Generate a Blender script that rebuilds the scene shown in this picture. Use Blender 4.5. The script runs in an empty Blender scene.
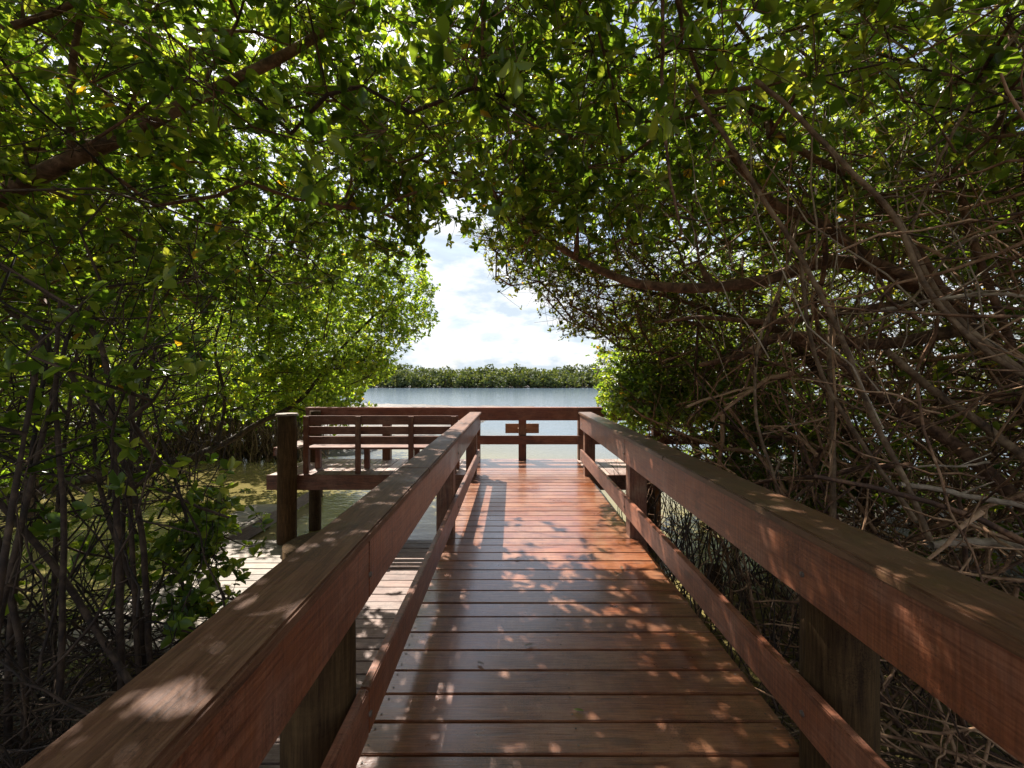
import bpy, bmesh, math, random
import numpy as np
from mathutils import Vector, Matrix

S = bpy.context.scene
COL = S.collection
R = math.radians
F = 440.0; CX = 513.0; HY = 378.0; EYE = 1.65
WATER = -1.35

def P(px, py, Y):            # measured point of the photo, taken to its real place at distance Y
    return np.array([(px - CX) * Y / F, Y, EYE - (py - HY) * Y / F])

# ------------------------------------------------------------------ tagging
def tag(o, label=None, cat=None, group=None, kind=None):
    if label: o['label'] = label
    if cat: o['category'] = cat
    if group: o['group'] = group
    if kind: o['kind'] = kind
    return o

def empty(name, loc, label, cat, group=None):
    o = bpy.data.objects.new(name, None); COL.objects.link(o)
    o.location = loc; o.empty_display_size = 0.2
    return tag(o, label, cat, group)

# ------------------------------------------------------------------ node helpers
def newmat(name):
    m = bpy.data.materials.new(name); m.use_nodes = True
    nt = m.node_tree; nt.nodes.clear()
    return m, nt
def nd(nt, t, **kw):
    n = nt.nodes.new(t)
    for k, v in kw.items():
        if k in n.inputs.keys(): n.inputs[k].default_value = v
        else: setattr(n, k, v)
    return n
def lk(nt, a, b): nt.links.new(a, b)
def ramp(nt, stops, fac):
    r = nt.nodes.new('ShaderNodeValToRGB')
    e = r.color_ramp.elements
    while len(e) < len(stops): e.new(0.5)
    for i, (p, c) in enumerate(stops):
        e[i].position = p; e[i].color = (c[0], c[1], c[2], 1)
    lk(nt, fac, r.inputs[0]); return r
def math_(nt, op, a, b=None, clamp=False):
    m = nt.nodes.new('ShaderNodeMath'); m.operation = op; m.use_clamp = clamp
    for i, v in enumerate((a, b)):
        if v is None: continue
        if isinstance(v, (int, float)): m.inputs[i].default_value = v
        else: lk(nt, v, m.inputs[i])
    return m.outputs[0]
def mixc(nt, fac, a, b, mode='MIX'):
    m = nt.nodes.new('ShaderNodeMix'); m.data_type = 'RGBA'; m.blend_type = mode
    for idx, v in ((0, fac), (6, a), (7, b)):
        if isinstance(v, (int, float)): m.inputs[idx].default_value = v
        elif isinstance(v, tuple): m.inputs[idx].default_value = (v[0], v[1], v[2], 1)
        else: lk(nt, v, m.inputs[idx])
    return m.outputs[2]

def wood(name, c_dark, c_mid, c_light, wear, wear_amt, axis, rough=(0.3, 0.6), knots=0.0, stain=None, bump=0.45, moss=None, spec=0.5, coat=0.0, saw=0.25):
    """Sawn timber: grain runs along axis (0 x, 1 y, 2 z); every board (mesh island) differs."""
    m, nt = newmat(name)
    tc = nd(nt, 'ShaderNodeTexCoord'); geo = nd(nt, 'ShaderNodeNewGeometry')
    rnd = geo.outputs['Random Per Island']
    off = nd(nt, 'ShaderNodeCombineXYZ')
    r13 = math_(nt, 'MULTIPLY', rnd, 37.0)
    for i in range(3): lk(nt, r13, off.inputs[i])
    add = nd(nt, 'ShaderNodeVectorMath', operation='ADD'); lk(nt, tc.outputs['Object'], add.inputs[0]); lk(nt, off.outputs[0], add.inputs[1])
    mp = nd(nt, 'ShaderNodeMapping'); sc = [1, 1, 1]; sc[axis] = 0.05; mp.inputs['Scale'].default_value = sc
    lk(nt, add.outputs[0], mp.inputs[0])
    g = nd(nt, 'ShaderNodeTexNoise', Scale=95.0, Detail=6.0, Roughness=0.7, Distortion=0.3); lk(nt, mp.outputs[0], g.inputs[0])
    mp2 = nd(nt, 'ShaderNodeMapping'); sc = [1, 1, 1]; sc[axis] = 0.16; mp2.inputs['Scale'].default_value = sc
    lk(nt, add.outputs[0], mp2.inputs[0])
    g2 = nd(nt, 'ShaderNodeTexNoise', Scale=14.0, Detail=4.0, Roughness=0.6, Distortion=1.2); lk(nt, mp2.outputs[0], g2.inputs[0])
    gr = math_(nt, 'ADD', math_(nt, 'MULTIPLY', g.outputs[0], 0.55), math_(nt, 'ADD', math_(nt, 'MULTIPLY', g2.outputs[0], 0.28), 0.085))
    base = ramp(nt, [(0.37, c_dark), (0.49, c_mid), (0.62, c_light)], gr).outputs[0]
    # per board tone
    tone = ramp(nt, [(0, (0.72, 0.72, 0.74)), (0.5, (1, 1, 1)), (1, (1.22, 1.18, 1.12))], rnd).outputs[0]
    base = mixc(nt, 1.0, base, tone, 'MULTIPLY')
    # weathered patches
    w = nd(nt, 'ShaderNodeTexNoise', Scale=2.3, Detail=8.0, Roughness=0.72, Distortion=0.3); lk(nt, add.outputs[0], w.inputs[0])
    wf = math_(nt, 'MULTIPLY', math_(nt, 'ADD', w.outputs[0], math_(nt, 'MULTIPLY', g.outputs[0], 0.35)), 1.0)
    wm = nd(nt, 'ShaderNodeMapRange'); wm.inputs[1].default_value = 0.62; wm.inputs[2].default_value = 0.82; lk(nt, wf, wm.inputs[0])
    base = mixc(nt, math_(nt, 'MULTIPLY', wm.outputs[0], wear_amt), base, wear)
    # dark stains / scuffs
    s = nd(nt, 'ShaderNodeTexNoise', Scale=7.0, Detail=6.0, Roughness=0.7); lk(nt, mp2.outputs[0], s.inputs[0])
    sm = nd(nt, 'ShaderNodeMapRange'); sm.inputs[1].default_value = 0.56; sm.inputs[2].default_value = 0.72; lk(nt, s.outputs[0], sm.inputs[0])
    base = mixc(nt, math_(nt, 'MULTIPLY', sm.outputs[0], 0.55), base, stain or tuple(v * 0.35 for v in c_dark))
    dn = nd(nt, 'ShaderNodeTexNoise', Scale=120.0, Detail=3.0, Roughness=0.8); lk(nt, tc.outputs['Object'], dn.inputs[0])
    dl = nd(nt, 'ShaderNodeTexNoise', Scale=3.5, Detail=5.0, Roughness=0.7); lk(nt, tc.outputs['Object'], dl.inputs[0])
    dm = nd(nt, 'ShaderNodeMapRange'); dm.inputs[1].default_value = 1.06; dm.inputs[2].default_value = 1.22; lk(nt, math_(nt, 'ADD', dn.outputs[0], dl.outputs[0]), dm.inputs[0])
    base = mixc(nt, math_(nt, 'MULTIPLY', dm.outputs[0], 0.6), base, tuple(v * 0.5 for v in c_dark))
    sx = [4.0, 4.0, 4.0]; sx[axis] = 90.0
    ms = nd(nt, 'ShaderNodeMapping'); ms.inputs['Scale'].default_value = sx; lk(nt, add.outputs[0], ms.inputs[0])
    sw = nd(nt, 'ShaderNodeTexNoise', Scale=1.0, Detail=2.0, Roughness=0.5); lk(nt, ms.outputs[0], sw.inputs[0])
    sf = nd(nt, 'ShaderNodeMapRange'); sf.inputs[1].default_value = 0.35; sf.inputs[2].default_value = 0.65; sf.inputs[3].default_value = 0.80; sf.inputs[4].default_value = 1.15; lk(nt, sw.outputs[0], sf.inputs[0])
    cmb = nd(nt, 'ShaderNodeCombineXYZ')
    for i in range(3): lk(nt, sf.outputs[0], cmb.inputs[i])
    base = mixc(nt, saw, base, mixc(nt, 1.0, base, cmb.outputs[0], 'MULTIPLY'))
    hgt = math_(nt, 'ADD', gr, math_(nt, 'MULTIPLY', sw.outputs[0], 0.25 * saw))
    if knots > 0:
        mk = nd(nt, 'ShaderNodeMapping'); sc = [1, 1, 1]; sc[axis] = 0.5; mk.inputs['Scale'].default_value = sc; lk(nt, add.outputs[0], mk.inputs[0])
        v = nd(nt, 'ShaderNodeTexVoronoi', Scale=4.2); lk(nt, mk.outputs[0], v.inputs[0])
        kd = nd(nt, 'ShaderNodeTexNoise', Scale=26.0, Detail=3.0); lk(nt, mk.outputs[0], kd.inputs[0])
        d = math_(nt, 'ADD', v.outputs['Distance'], math_(nt, 'MULTIPLY', math_(nt, 'SUBTRACT', kd.outputs[0], 0.5), 0.14))
        km = nd(nt, 'ShaderNodeMapRange'); km.inputs[1].default_value = 0.17; km.inputs[2].default_value = 0.04; lk(nt, d, km.inputs[0])
        base = mixc(nt, math_(nt, 'MULTIPLY', km.outputs[0], knots), base, tuple(v * 0.35 for v in c_dark))
    if moss:
        mo = nd(nt, 'ShaderNodeTexNoise', Scale=5.0, Detail=8.0, Roughness=0.75); lk(nt, tc.outputs['Object'], mo.inputs[0])
        mm = nd(nt, 'ShaderNodeMapRange'); mm.inputs[1].default_value = 0.47; mm.inputs[2].default_value = 0.62; lk(nt, mo.outputs[0], mm.inputs[0])
        base = mixc(nt, math_(nt, 'MULTIPLY', mm.outputs[0], 0.75), base, moss)
    rr = nd(nt, 'ShaderNodeMapRange'); rr.inputs[1].default_value = 0.35; rr.inputs[2].default_value = 0.68
    rr.inputs[3].default_value = rough[0]; rr.inputs[4].default_value = rough[1]; lk(nt, wf, rr.inputs[0])
    b = nd(nt, 'ShaderNodeBsdfPrincipled'); lk(nt, base, b.inputs['Base Color']); lk(nt, rr.outputs[0], b.inputs['Roughness'])
    b.inputs['Specular IOR Level'].default_value = spec; b.inputs['Coat Weight'].default_value = coat; lk(nt, math_(nt, 'MULTIPLY', rr.outputs[0], 0.45), b.inputs['Coat Roughness'])
    bp = nd(nt, 'ShaderNodeBump', Strength=bump, Distance=0.01); lk(nt, hgt, bp.inputs['Height']); lk(nt, bp.outputs[0], b.inputs['Normal'])
    o = nd(nt, 'ShaderNodeOutputMaterial'); lk(nt, b.outputs[0], o.inputs[0])
    return m

def leafmat(name, stops, trans=0.5, rough=0.28, yel=0.993):
    m, nt = newmat(name)
    geo = nd(nt, 'ShaderNodeNewGeometry'); tc = nd(nt, 'ShaderNodeTexCoord')
    n = nd(nt, 'ShaderNodeTexNoise', Scale=0.9, Detail=2.0); lk(nt, tc.outputs['Object'], n.inputs[0])
    f = math_(nt, 'ADD', math_(nt, 'MULTIPLY', geo.outputs['Random Per Island'], 0.75), math_(nt, 'MULTIPLY', math_(nt, 'SUBTRACT', n.outputs[0], 0.4), 0.8), clamp=False)
    # rare yellowing leaves picked by the plain random
    base = ramp(nt, stops, f).outputs[0]
    y = math_(nt, 'GREATER_THAN', geo.outputs['Random Per Island'], yel)
    base = mixc(nt, y, base, (0.33, 0.19, 0.02))
    b = nd(nt, 'ShaderNodeBsdfPrincipled'); b.inputs['Roughness'].default_value = rough; lk(nt, base, b.inputs['Base Color'])
    b.inputs['Specular IOR Level'].default_value = 0.5
    t = nd(nt, 'ShaderNodeBsdfTranslucent')
    tcol = mixc(nt, 1.0, base, (2.7, 2.6, 1.0), 'MULTIPLY'); lk(nt, tcol, t.inputs['Color'])
    mx = nd(nt, 'ShaderNodeMixShader'); mx.inputs[0].default_value = trans
    lk(nt, b.outputs[0], mx.inputs[1]); lk(nt, t.outputs[0], mx.inputs[2])
    o = nd(nt, 'ShaderNodeOutputMaterial'); lk(nt, mx.outputs[0], o.inputs[0])
    return m

def barkmat(name, a, b_, c, scale=9.0, rough=0.85):
    m, nt = newmat(name)
    tc = nd(nt, 'ShaderNodeTexCoord'); geo = nd(nt, 'ShaderNodeNewGeometry')
    n = nd(nt, 'ShaderNodeTexNoise', Scale=scale, Detail=7.0, Roughness=0.7, Distortion=0.5); lk(nt, tc.outputs['Object'], n.inputs[0])
    f = math_(nt, 'ADD', n.outputs[0], math_(nt, 'MULTIPLY', math_(nt, 'SUBTRACT', geo.outputs['Random Per Island'], 0.5), 0.3))
    base = ramp(nt, [(0.35, a), (0.5, b_), (0.68, c)], f).outputs[0]
    n2 = nd(nt, 'ShaderNodeTexNoise', Scale=scale * 6, Detail=4.0, Roughness=0.7); lk(nt, tc.outputs['Object'], n2.inputs[0])
    b = nd(nt, 'ShaderNodeBsdfPrincipled'); b.inputs['Roughness'].default_value = rough; lk(nt, base, b.inputs['Base Color'])
    bp = nd(nt, 'ShaderNodeBump', Strength=0.5, Distance=0.01); lk(nt, n2.outputs[0], bp.inputs['Height']); lk(nt, bp.outputs[0], b.inputs['Normal'])
    o = nd(nt, 'ShaderNodeOutputMaterial'); lk(nt, b.outputs[0], o.inputs[0])
    return m

M = {}
RD, RM, RL = (0.095, 0.027, 0.011), (0.19, 0.056, 0.022), (0.27, 0.090, 0.036)
M['deck'] = wood('deck_stain', (0.075, 0.020, 0.007), (0.195, 0.058, 0.019), (0.33, 0.112, 0.038), (0.34, 0.165, 0.082), 0.6, 0, (0.14, 0.40), knots=0.5, spec=0.6, coat=0.85)
M['rail_y'] = wood('rail_stain_long', RD, RM, RL, (0.36, 0.20, 0.14), 0.35, 1, (0.28, 0.55), knots=0.6, coat=0.2, saw=1.0)
M['rail_x'] = wood('rail_stain_cross_backlit', (0.05, 0.016, 0.008), (0.115, 0.036, 0.016), (0.19, 0.066, 0.029), (0.36, 0.20, 0.14), 0.4, 0, (0.28, 0.55), knots=0.5)  # rail stain darkened for cross timbers: backlit shade put into the colour
M['rail_z'] = wood('post_stain', (0.05, 0.016, 0.008), (0.115, 0.036, 0.016), (0.19, 0.066, 0.029), (0.30, 0.20, 0.12), 0.5, 2, (0.35, 0.6), knots=0.5)
M['cap_left'] = wood('cap_weathered', (0.045, 0.017, 0.009), (0.120, 0.048, 0.024), (0.21, 0.100, 0.055), (0.15, 0.082, 0.04), 0.5, 1, (0.35, 0.6), knots=0.9, spec=0.3, stain=(0.06, 0.035, 0.03))
M['cap_right'] = wood('cap_mossy', (0.05, 0.020, 0.009), (0.105, 0.042, 0.018), (0.17, 0.078, 0.035), (0.19, 0.10, 0.05), 0.5, 1, (0.28, 0.55), knots=0.5, coat=0.2, moss=(0.095, 0.055, 0.018))
M['cap_x'] = wood('cap_cross', RD, (0.23, 0.08, 0.05), (0.35, 0.15, 0.10), (0.35, 0.22, 0.16), 0.5, 0, (0.25, 0.5), knots=0.4)
M['grey'] = wood('dock_weathered', (0.11, 0.082, 0.062), (0.225, 0.18, 0.145), (0.33, 0.275, 0.23), (0.33, 0.29, 0.25), 0.6, 0, (0.45, 0.7), knots=0.5, stain=(0.16, 0.11, 0.08))
M['greyfascia'] = wood('dock_fascia', (0.09, 0.06, 0.045), (0.17, 0.12, 0.09), (0.26, 0.20, 0.15), (0.28, 0.23, 0.18), 0.5, 1, (0.5, 0.7))
M['plat'] = wood('platform_boards', (0.16, 0.09, 0.07), (0.32, 0.21, 0.17), (0.44, 0.33, 0.28), (0.46, 0.39, 0.34), 0.6, 1, (0.2, 0.5), knots=0.4)
M['pile'] = wood('pile_wood', (0.022, 0.011, 0.005), (0.052, 0.028, 0.011), (0.095, 0.055, 0.022), (0.12, 0.07, 0.028), 0.35, 2, (0.6, 0.85), bump=0.6, spec=0.15)
M['post_side'] = M['pile']
M['sign'] = wood('tan_board', (0.16, 0.085, 0.045), (0.28, 0.155, 0.085), (0.36, 0.21, 0.12), (0.3, 0.2, 0.13), 0.3, 0, (0.5, 0.7))
M['bark_red'] = barkmat('bark_reddish', (0.030, 0.014, 0.008), (0.11, 0.052, 0.027), (0.28, 0.155, 0.09))
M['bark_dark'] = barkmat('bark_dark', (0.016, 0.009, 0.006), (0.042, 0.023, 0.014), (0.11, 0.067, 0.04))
M['bark_grey'] = barkmat('bark_grey', (0.045, 0.025, 0.013), (0.14, 0.082, 0.044), (0.30, 0.20, 0.115))
M['bark_pale'] = barkmat('bark_pale', (0.12, 0.085, 0.06), (0.28, 0.205, 0.14), (0.45, 0.35, 0.25))
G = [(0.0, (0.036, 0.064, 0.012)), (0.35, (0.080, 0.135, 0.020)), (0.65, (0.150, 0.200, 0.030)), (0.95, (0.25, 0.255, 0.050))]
M['bark_warm_lit'] = barkmat('bark_warm_lit', (0.05, 0.021, 0.010), (0.20, 0.098, 0.048), (0.40, 0.235, 0.13))  # brighter copy of the reddish bark; light missing in the tangle put into the colour
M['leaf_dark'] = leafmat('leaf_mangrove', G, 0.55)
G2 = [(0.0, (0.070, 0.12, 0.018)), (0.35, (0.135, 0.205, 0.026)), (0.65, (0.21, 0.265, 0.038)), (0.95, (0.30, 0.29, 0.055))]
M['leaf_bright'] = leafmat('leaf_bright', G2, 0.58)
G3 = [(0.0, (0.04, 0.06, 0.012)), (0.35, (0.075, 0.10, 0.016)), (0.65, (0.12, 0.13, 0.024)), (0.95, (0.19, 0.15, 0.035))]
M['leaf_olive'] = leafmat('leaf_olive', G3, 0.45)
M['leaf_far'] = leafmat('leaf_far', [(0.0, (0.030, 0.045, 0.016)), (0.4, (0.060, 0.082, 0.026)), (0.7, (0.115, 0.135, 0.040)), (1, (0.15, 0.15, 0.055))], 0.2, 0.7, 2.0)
M['litter'] = leafmat('dead_leaf', [(0.0, (0.05, 0.028, 0.015)), (0.4, (0.12, 0.065, 0.035)), (0.7, (0.20, 0.13, 0.07)), (1, (0.30, 0.22, 0.13))], 0.15, 0.4)

M['bolt'] = barkmat('rusty_steel', (0.05, 0.03, 0.025), (0.12, 0.08, 0.06), (0.2, 0.15, 0.12), 30, 0.5)
def mudmat():
    m, nt = newmat('mud')
    tc = nd(nt, 'ShaderNodeTexCoord')
    n = nd(nt, 'ShaderNodeTexNoise', Scale=2.5, Detail=9.0, Roughness=0.7); lk(nt, tc.outputs['Object'], n.inputs[0])
    c = ramp(nt, [(0.35, (0.020, 0.014, 0.010)), (0.5, (0.055, 0.038, 0.022)), (0.68, (0.12, 0.09, 0.05))], n.outputs[0]).outputs[0]
    n3 = nd(nt, 'ShaderNodeTexNoise', Scale=0.35, Detail=3.0); lk(nt, tc.outputs['Object'], n3.inputs[0])
    b = nd(nt, 'ShaderNodeBsdfPrincipled', Roughness=0.55); lk(nt, c, b.inputs['Base Color'])
    n2 = nd(nt, 'ShaderNodeTexNoise', Scale=20.0, Detail=6.0, Roughness=0.7); lk(nt, tc.outputs['Object'], n2.inputs[0])
    bp = nd(nt, 'ShaderNodeBump', Strength=0.9, Distance=0.05); lk(nt, n2.outputs[0], bp.inputs['Height']); lk(nt, bp.outputs[0], b.inputs['Normal'])
    o = nd(nt, 'ShaderNodeOutputMaterial'); lk(nt, b.outputs[0], o.inputs[0]); return m
M['mud'] = mudmat()

def watermat():
    m, nt = newmat('water')
    tc = nd(nt, 'ShaderNodeTexCoord')
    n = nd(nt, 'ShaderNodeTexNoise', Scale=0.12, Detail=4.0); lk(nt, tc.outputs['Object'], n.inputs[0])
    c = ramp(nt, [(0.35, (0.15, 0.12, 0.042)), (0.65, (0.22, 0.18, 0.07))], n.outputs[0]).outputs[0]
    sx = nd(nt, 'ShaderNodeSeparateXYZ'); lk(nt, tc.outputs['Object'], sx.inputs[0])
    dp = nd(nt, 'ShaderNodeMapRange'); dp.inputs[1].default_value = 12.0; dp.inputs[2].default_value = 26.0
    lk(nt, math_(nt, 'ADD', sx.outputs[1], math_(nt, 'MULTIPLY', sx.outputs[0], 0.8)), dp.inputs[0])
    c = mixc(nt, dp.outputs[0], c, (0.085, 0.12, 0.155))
    b = nd(nt, 'ShaderNodeBsdfPrincipled', Roughness=0.14); lk(nt, c, b.inputs['Base Color']); b.inputs['IOR'].default_value = 1.33
    mp = nd(nt, 'ShaderNodeMapping'); mp.inputs['Scale'].default_value = (0.7, 1.5, 1); lk(nt, tc.outputs['Object'], mp.inputs[0])
    w1 = nd(nt, 'ShaderNodeTexNoise', Scale=5.5, Detail=4.0, Roughness=0.55, Distortion=0.4); lk(nt, mp.outputs[0], w1.inputs[0])
    w2 = nd(nt, 'ShaderNodeTexNoise', Scale=0.9, Detail=3.0, Roughness=0.5); lk(nt, mp.outputs[0], w2.inputs[0])
    h = math_(nt, 'ADD', math_(nt, 'MULTIPLY', w1.outputs[0], 0.35), w2.outputs[0])
    bp = nd(nt, 'ShaderNodeBump', Strength=0.4, Distance=0.06); lk(nt, h, bp.inputs['Height']); lk(nt, bp.outputs[0], b.inputs['Normal'])
    o = nd(nt, 'ShaderNodeOutputMaterial'); lk(nt, b.outputs[0], o.inputs[0]); return m
M['water'] = watermat()

# ------------------------------------------------------------------ mesh helpers
class MB:
    def __init__(s): s.bm = bmesh.new()
    def box(s, x0, x1, y0, y1, z0, z1, bev=0.004, jit=0.0, rng=None):
        r = bmesh.ops.create_cube(s.bm, size=1.0)
        vs = r['verts']
        bmesh.ops.scale(s.bm, vec=(x1 - x0, y1 - y0, z1 - z0), verts=vs)
        if jit and rng:
            bmesh.ops.rotate(s.bm, cent=(0, 0, 0), matrix=Matrix.Rotation(rng.uniform(-jit, jit), 3, 'Z') @ Matrix.Rotation(rng.uniform(-jit, jit), 3, 'X'), verts=vs)
        bmesh.ops.translate(s.bm, vec=((x0 + x1) / 2, (y0 + y1) / 2, (z0 + z1) / 2), verts=vs)
        if bev:
            es = list({e for v in vs for e in v.link_edges})
            bmesh.ops.bevel(s.bm, geom=es, offset=bev, segments=2, affect='EDGES', clamp_overlap=True)
        return s
    def cyl(s, x, y, z0, z1, r, n=20, lean=(0, 0), flare=0.0):
        rings = []
        k = 14
        for i in range(k + 1):
            t = i / k; z = z0 + (z1 - z0) * t
            ring = []
            for j in range(n):
                a = 2 * math.pi * j / n
                rr = r * (1 + 0.035 * math.sin(3 * a + 1.7 * z) + 0.02 * math.sin(7 * a - 3 * z)) * (1 - 0.06 * t)
                if i == k: rr -= 0.008
                ring.append(s.bm.verts.new((x + lean[0] * t + rr * math.cos(a), y + lean[1] * t + rr * math.sin(a), z)))
            rings.append(ring)
        for a, b in zip(rings, rings[1:]):
            for j in range(n):
                f = s.bm.faces.new((a[j], a[(j + 1) % n], b[(j + 1) % n], b[j])); f.smooth = True
        s.bm.faces.new(rings[-1]); s.bm.faces.new(rings[0][::-1])
        return s
    def build(s, name, mat, parent=None):
        me = bpy.data.meshes.new(name); s.bm.to_mesh(me); s.bm.free()
        me.materials.append(mat)
        o = bpy.data.objects.new(name, me); COL.objects.link(o)
        if parent:
            o.parent = parent
            o.matrix_parent_inverse = Matrix.Translation(-parent.location)
        return o

def npmesh(name, verts, faces_list, mat, parent=None, smooth=False):
    """faces_list: list of (M,k) int arrays"""
    me = bpy.data.meshes.new(name)
    verts = np.asarray(verts, dtype=np.float32)
    me.vertices.add(len(verts)); me.vertices.foreach_set('co', verts.ravel())
    loops = np.concatenate([f.ravel() for f in faces_list]).astype(np.int32)
    tot = np.concatenate([np.full(len(f), f.shape[1]) for f in faces_list]).astype(np.int32)
    start = np.concatenate([[0], np.cumsum(tot)[:-1]]).astype(np.int32)
    me.loops.add(len(loops)); me.loops.foreach_set('vertex_index', loops)
    me.polygons.add(len(tot)); me.polygons.foreach_set('loop_start', start); me.polygons.foreach_set('loop_total', tot)
    if smooth: me.polygons.foreach_set('use_smooth', np.ones(len(tot), dtype=bool))
    me.update(calc_edges=True)
    me.materials.append(mat)
    o = bpy.data.objects.new(name, me); COL.objects.link(o)
    if parent:
        o.parent = parent; o.matrix_parent_inverse = Matrix.Translation(-parent.location)
    return o

class Tubes:
    def __init__(s): s.v = []; s.q = []; s.n = 0
    def add(s, pts, rad, sides=6):
        pts = np.asarray(pts, float); k = len(pts)
        if k < 2: return
        rad = np.broadcast_to(np.asarray(rad, float), (k,))
        t = np.gradient(pts, axis=0); t /= (np.linalg.norm(t, axis=1, keepdims=True) + 1e-9)
        m = t.mean(axis=0); ref = np.zeros(3); ref[np.argmin(np.abs(m))] = 1.0
        u = np.cross(t, ref); u /= (np.linalg.norm(u, axis=1, keepdims=True) + 1e-9); w = np.cross(t, u)
        a = np.arange(sides) * 2 * np.pi / sides
        ring = pts[:, None, :] + rad[:, None, None] * (np.cos(a)[None, :, None] * u[:, None, :] + np.sin(a)[None, :, None] * w[:, None, :])
        s.v.append(ring.reshape(-1, 3))
        i = np.arange(k - 1)[:, None] * sides; j = np.arange(sides)[None, :]; j2 = (j + 1) % sides
        q = np.stack([i + j, i + j2, i + sides + j2, i + sides + j], axis=-1).reshape(-1, 4) + s.n
        s.q.append(q); s.n += k * sides
    def build(s, name, mat, parent=None):
        return npmesh(name, np.concatenate(s.v), [np.concatenate(s.q)], mat, parent, smooth=True)

def smooth_path(ctrl, n=10):
    c = np.asarray(ctrl, float)
    c = np.vstack([2 * c[0] - c[1], c, 2 * c[-1] - c[-2]])
    out = []
    for i in range(1, len(c) - 2):
        for t in np.arange(n) / n:
            out.append(0.5 * ((2 * c[i]) + (-c[i-1] + c[i+1]) * t + (2*c[i-1] - 5*c[i] + 4*c[i+1] - c[i+2]) * t**2 + (-c[i-1] + 3*c[i] - 3*c[i+1] + c[i+2]) * t**3))
    out.append(c[-2]); return np.array(out)

def knotty(path, rng, amp):
    k = len(path); n = rng.normal(0, 1, (k, 3)); n = np.cumsum(n, axis=0); n -= np.linspace(0, 1, k)[:, None] * n[-1]
    n /= max(1e-6, np.abs(n).max())
    return path + n * amp

# ---- leaves
LT = np.array([[0, 0, 0], [0.38, -0.24, 0.05], [0.78, -0.19, 0.03], [1.0, 0, -0.06], [0.78, 0.19, 0.03], [0.38, 0.24, 0.05]])
def leaf_mesh(name, C, D, N, L, mat, parent=None, width=1.0):
    """C base points, D directions, N normals, L lengths"""
    n = len(C)
    D = D / (np.linalg.norm(D, axis=1, keepdims=True) + 1e-9)
    W = np.cross(N, D); W /= (np.linalg.norm(W, axis=1, keepdims=True) + 1e-9)
    U = np.cross(D, W)
    L = np.asarray(L)[:, None, None]
    curl = 0.4 + 2.6 * ((np.arange(n) * 0.61803) % 1.0)[:, None, None]; ww = width * (0.78 + 0.5 * ((np.arange(n) * 0.4142) % 1.0))[:, None, None]
    V = C[:, None, :] + L * (LT[None, :, 0:1] * D[:, None, :] + ww * LT[None, :, 1:2] * W[:, None, :] + curl * LT[None, :, 2:3] * U[:, None, :])
    b = np.arange(n)[:, None] * 6
    q = np.concatenate([b + np.array([[0, 1, 2, 3]]), b + np.array([[0, 3, 4, 5]])])
    return npmesh(name, V.reshape(-1, 3), [q], mat, parent)

def rosettes(C, axis, rng, per=(5, 9), length=0.09):
    """leaf whorls at twig ends"""
    n = len(C); k = rng.integers(per[0], per[1] + 1, n)
    idx = np.repeat(np.arange(n), k); m = len(idx)
    A = axis[idx]; A = A / (np.linalg.norm(A, axis=1, keepdims=True) + 1e-9)
    rv = rng.normal(0, 1, (m, 3)); rv -= (rv * A).sum(1, keepdims=True) * A; rv /= (np.linalg.norm(rv, axis=1, keepdims=True) + 1e-9)
    up = rng.uniform(-0.15, 1.1, (m, 1))
    D = rv + A * up + np.array([0, 0, -0.12])
    N = A - rv * 0.25 + rng.normal(0, 0.22, (m, 3))
    L = rng.uniform(0.45, 1.25, m) * rng.uniform(0.75, 1.15, n)[idx] * length
    Cc = C[idx] - A * rng.uniform(0, 0.05, (m, 1)) * (length / 0.09) + rng.normal(0, 0.006, (m, 3))
    return Cc, D, N, L

def grow(root_paths, pts, rng, step=0.32, wig=0.10, bias=0.25, tip_r=0.004, power=0.46):
    """tree skeleton: each attractor joins the nearest limb. root_paths: list of (path,(r0,r1)) already laid limbs"""
    nodes = []; parent = []; depth = []
    for path in root_paths:
        if nodes:
            d = np.linalg.norm(np.array(nodes) - path[0], axis=1); prev = int(np.argmin(d)); dep = depth[prev]
        else: prev = -1; dep = 0.0
        for p in path:
            if prev >= 0: dep = depth[prev] + np.linalg.norm(p - nodes[prev])
            nodes.append(np.array(p)); parent.append(prev); depth.append(dep); prev = len(nodes) - 1
    base = nodes[0]
    order = np.argsort(np.linalg.norm(pts - base, axis=1) + rng.uniform(0, 0.8, len(pts)))
    arr = np.zeros((len(nodes) + len(pts) * 30, 3)); dep = np.zeros(len(arr)); arr[:len(nodes)] = nodes; dep[:len(nodes)] = depth; cnt = len(nodes)
    parent = parent + [0] * (len(arr) - cnt); terms = []
    for i in order:
        p = pts[i]
        dd = np.linalg.norm(arr[:cnt] - p, axis=1)
        j = int(np.argmin(dd + bias * dep[:cnt]))
        d = dd[j]; k = max(1, int(d / step))
        if cnt + k + 1 >= len(arr): break
        a = arr[j].copy(); prev = j
        side = rng.normal(0, 1, 3) * wig * d
        for s_ in range(1, k + 1):
            t = s_ / k
            q = a + (p - a) * t + side * math.sin(math.pi * t) + (rng.normal(0, 1, 3) * wig * step * 0.5 if s_ < k else 0)
            q[2] += -0.10 * d * math.sin(math.pi * t) * (1 if rng.random() < 0.5 else -0.4)
            arr[cnt] = q; parent[cnt] = prev; dep[cnt] = dep[prev] + step; prev = cnt; cnt += 1
        terms.append(prev)
    par = np.array(parent[:cnt]); arr = arr[:cnt]
    load = np.zeros(cnt); load[terms] += 1
    for i in range(cnt - 1, 0, -1):
        if par[i] >= 0: load[par[i]] += load[i]
    rad = tip_r * np.maximum(load, 0.6) ** power
    return arr, par, load, rad, terms

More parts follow.
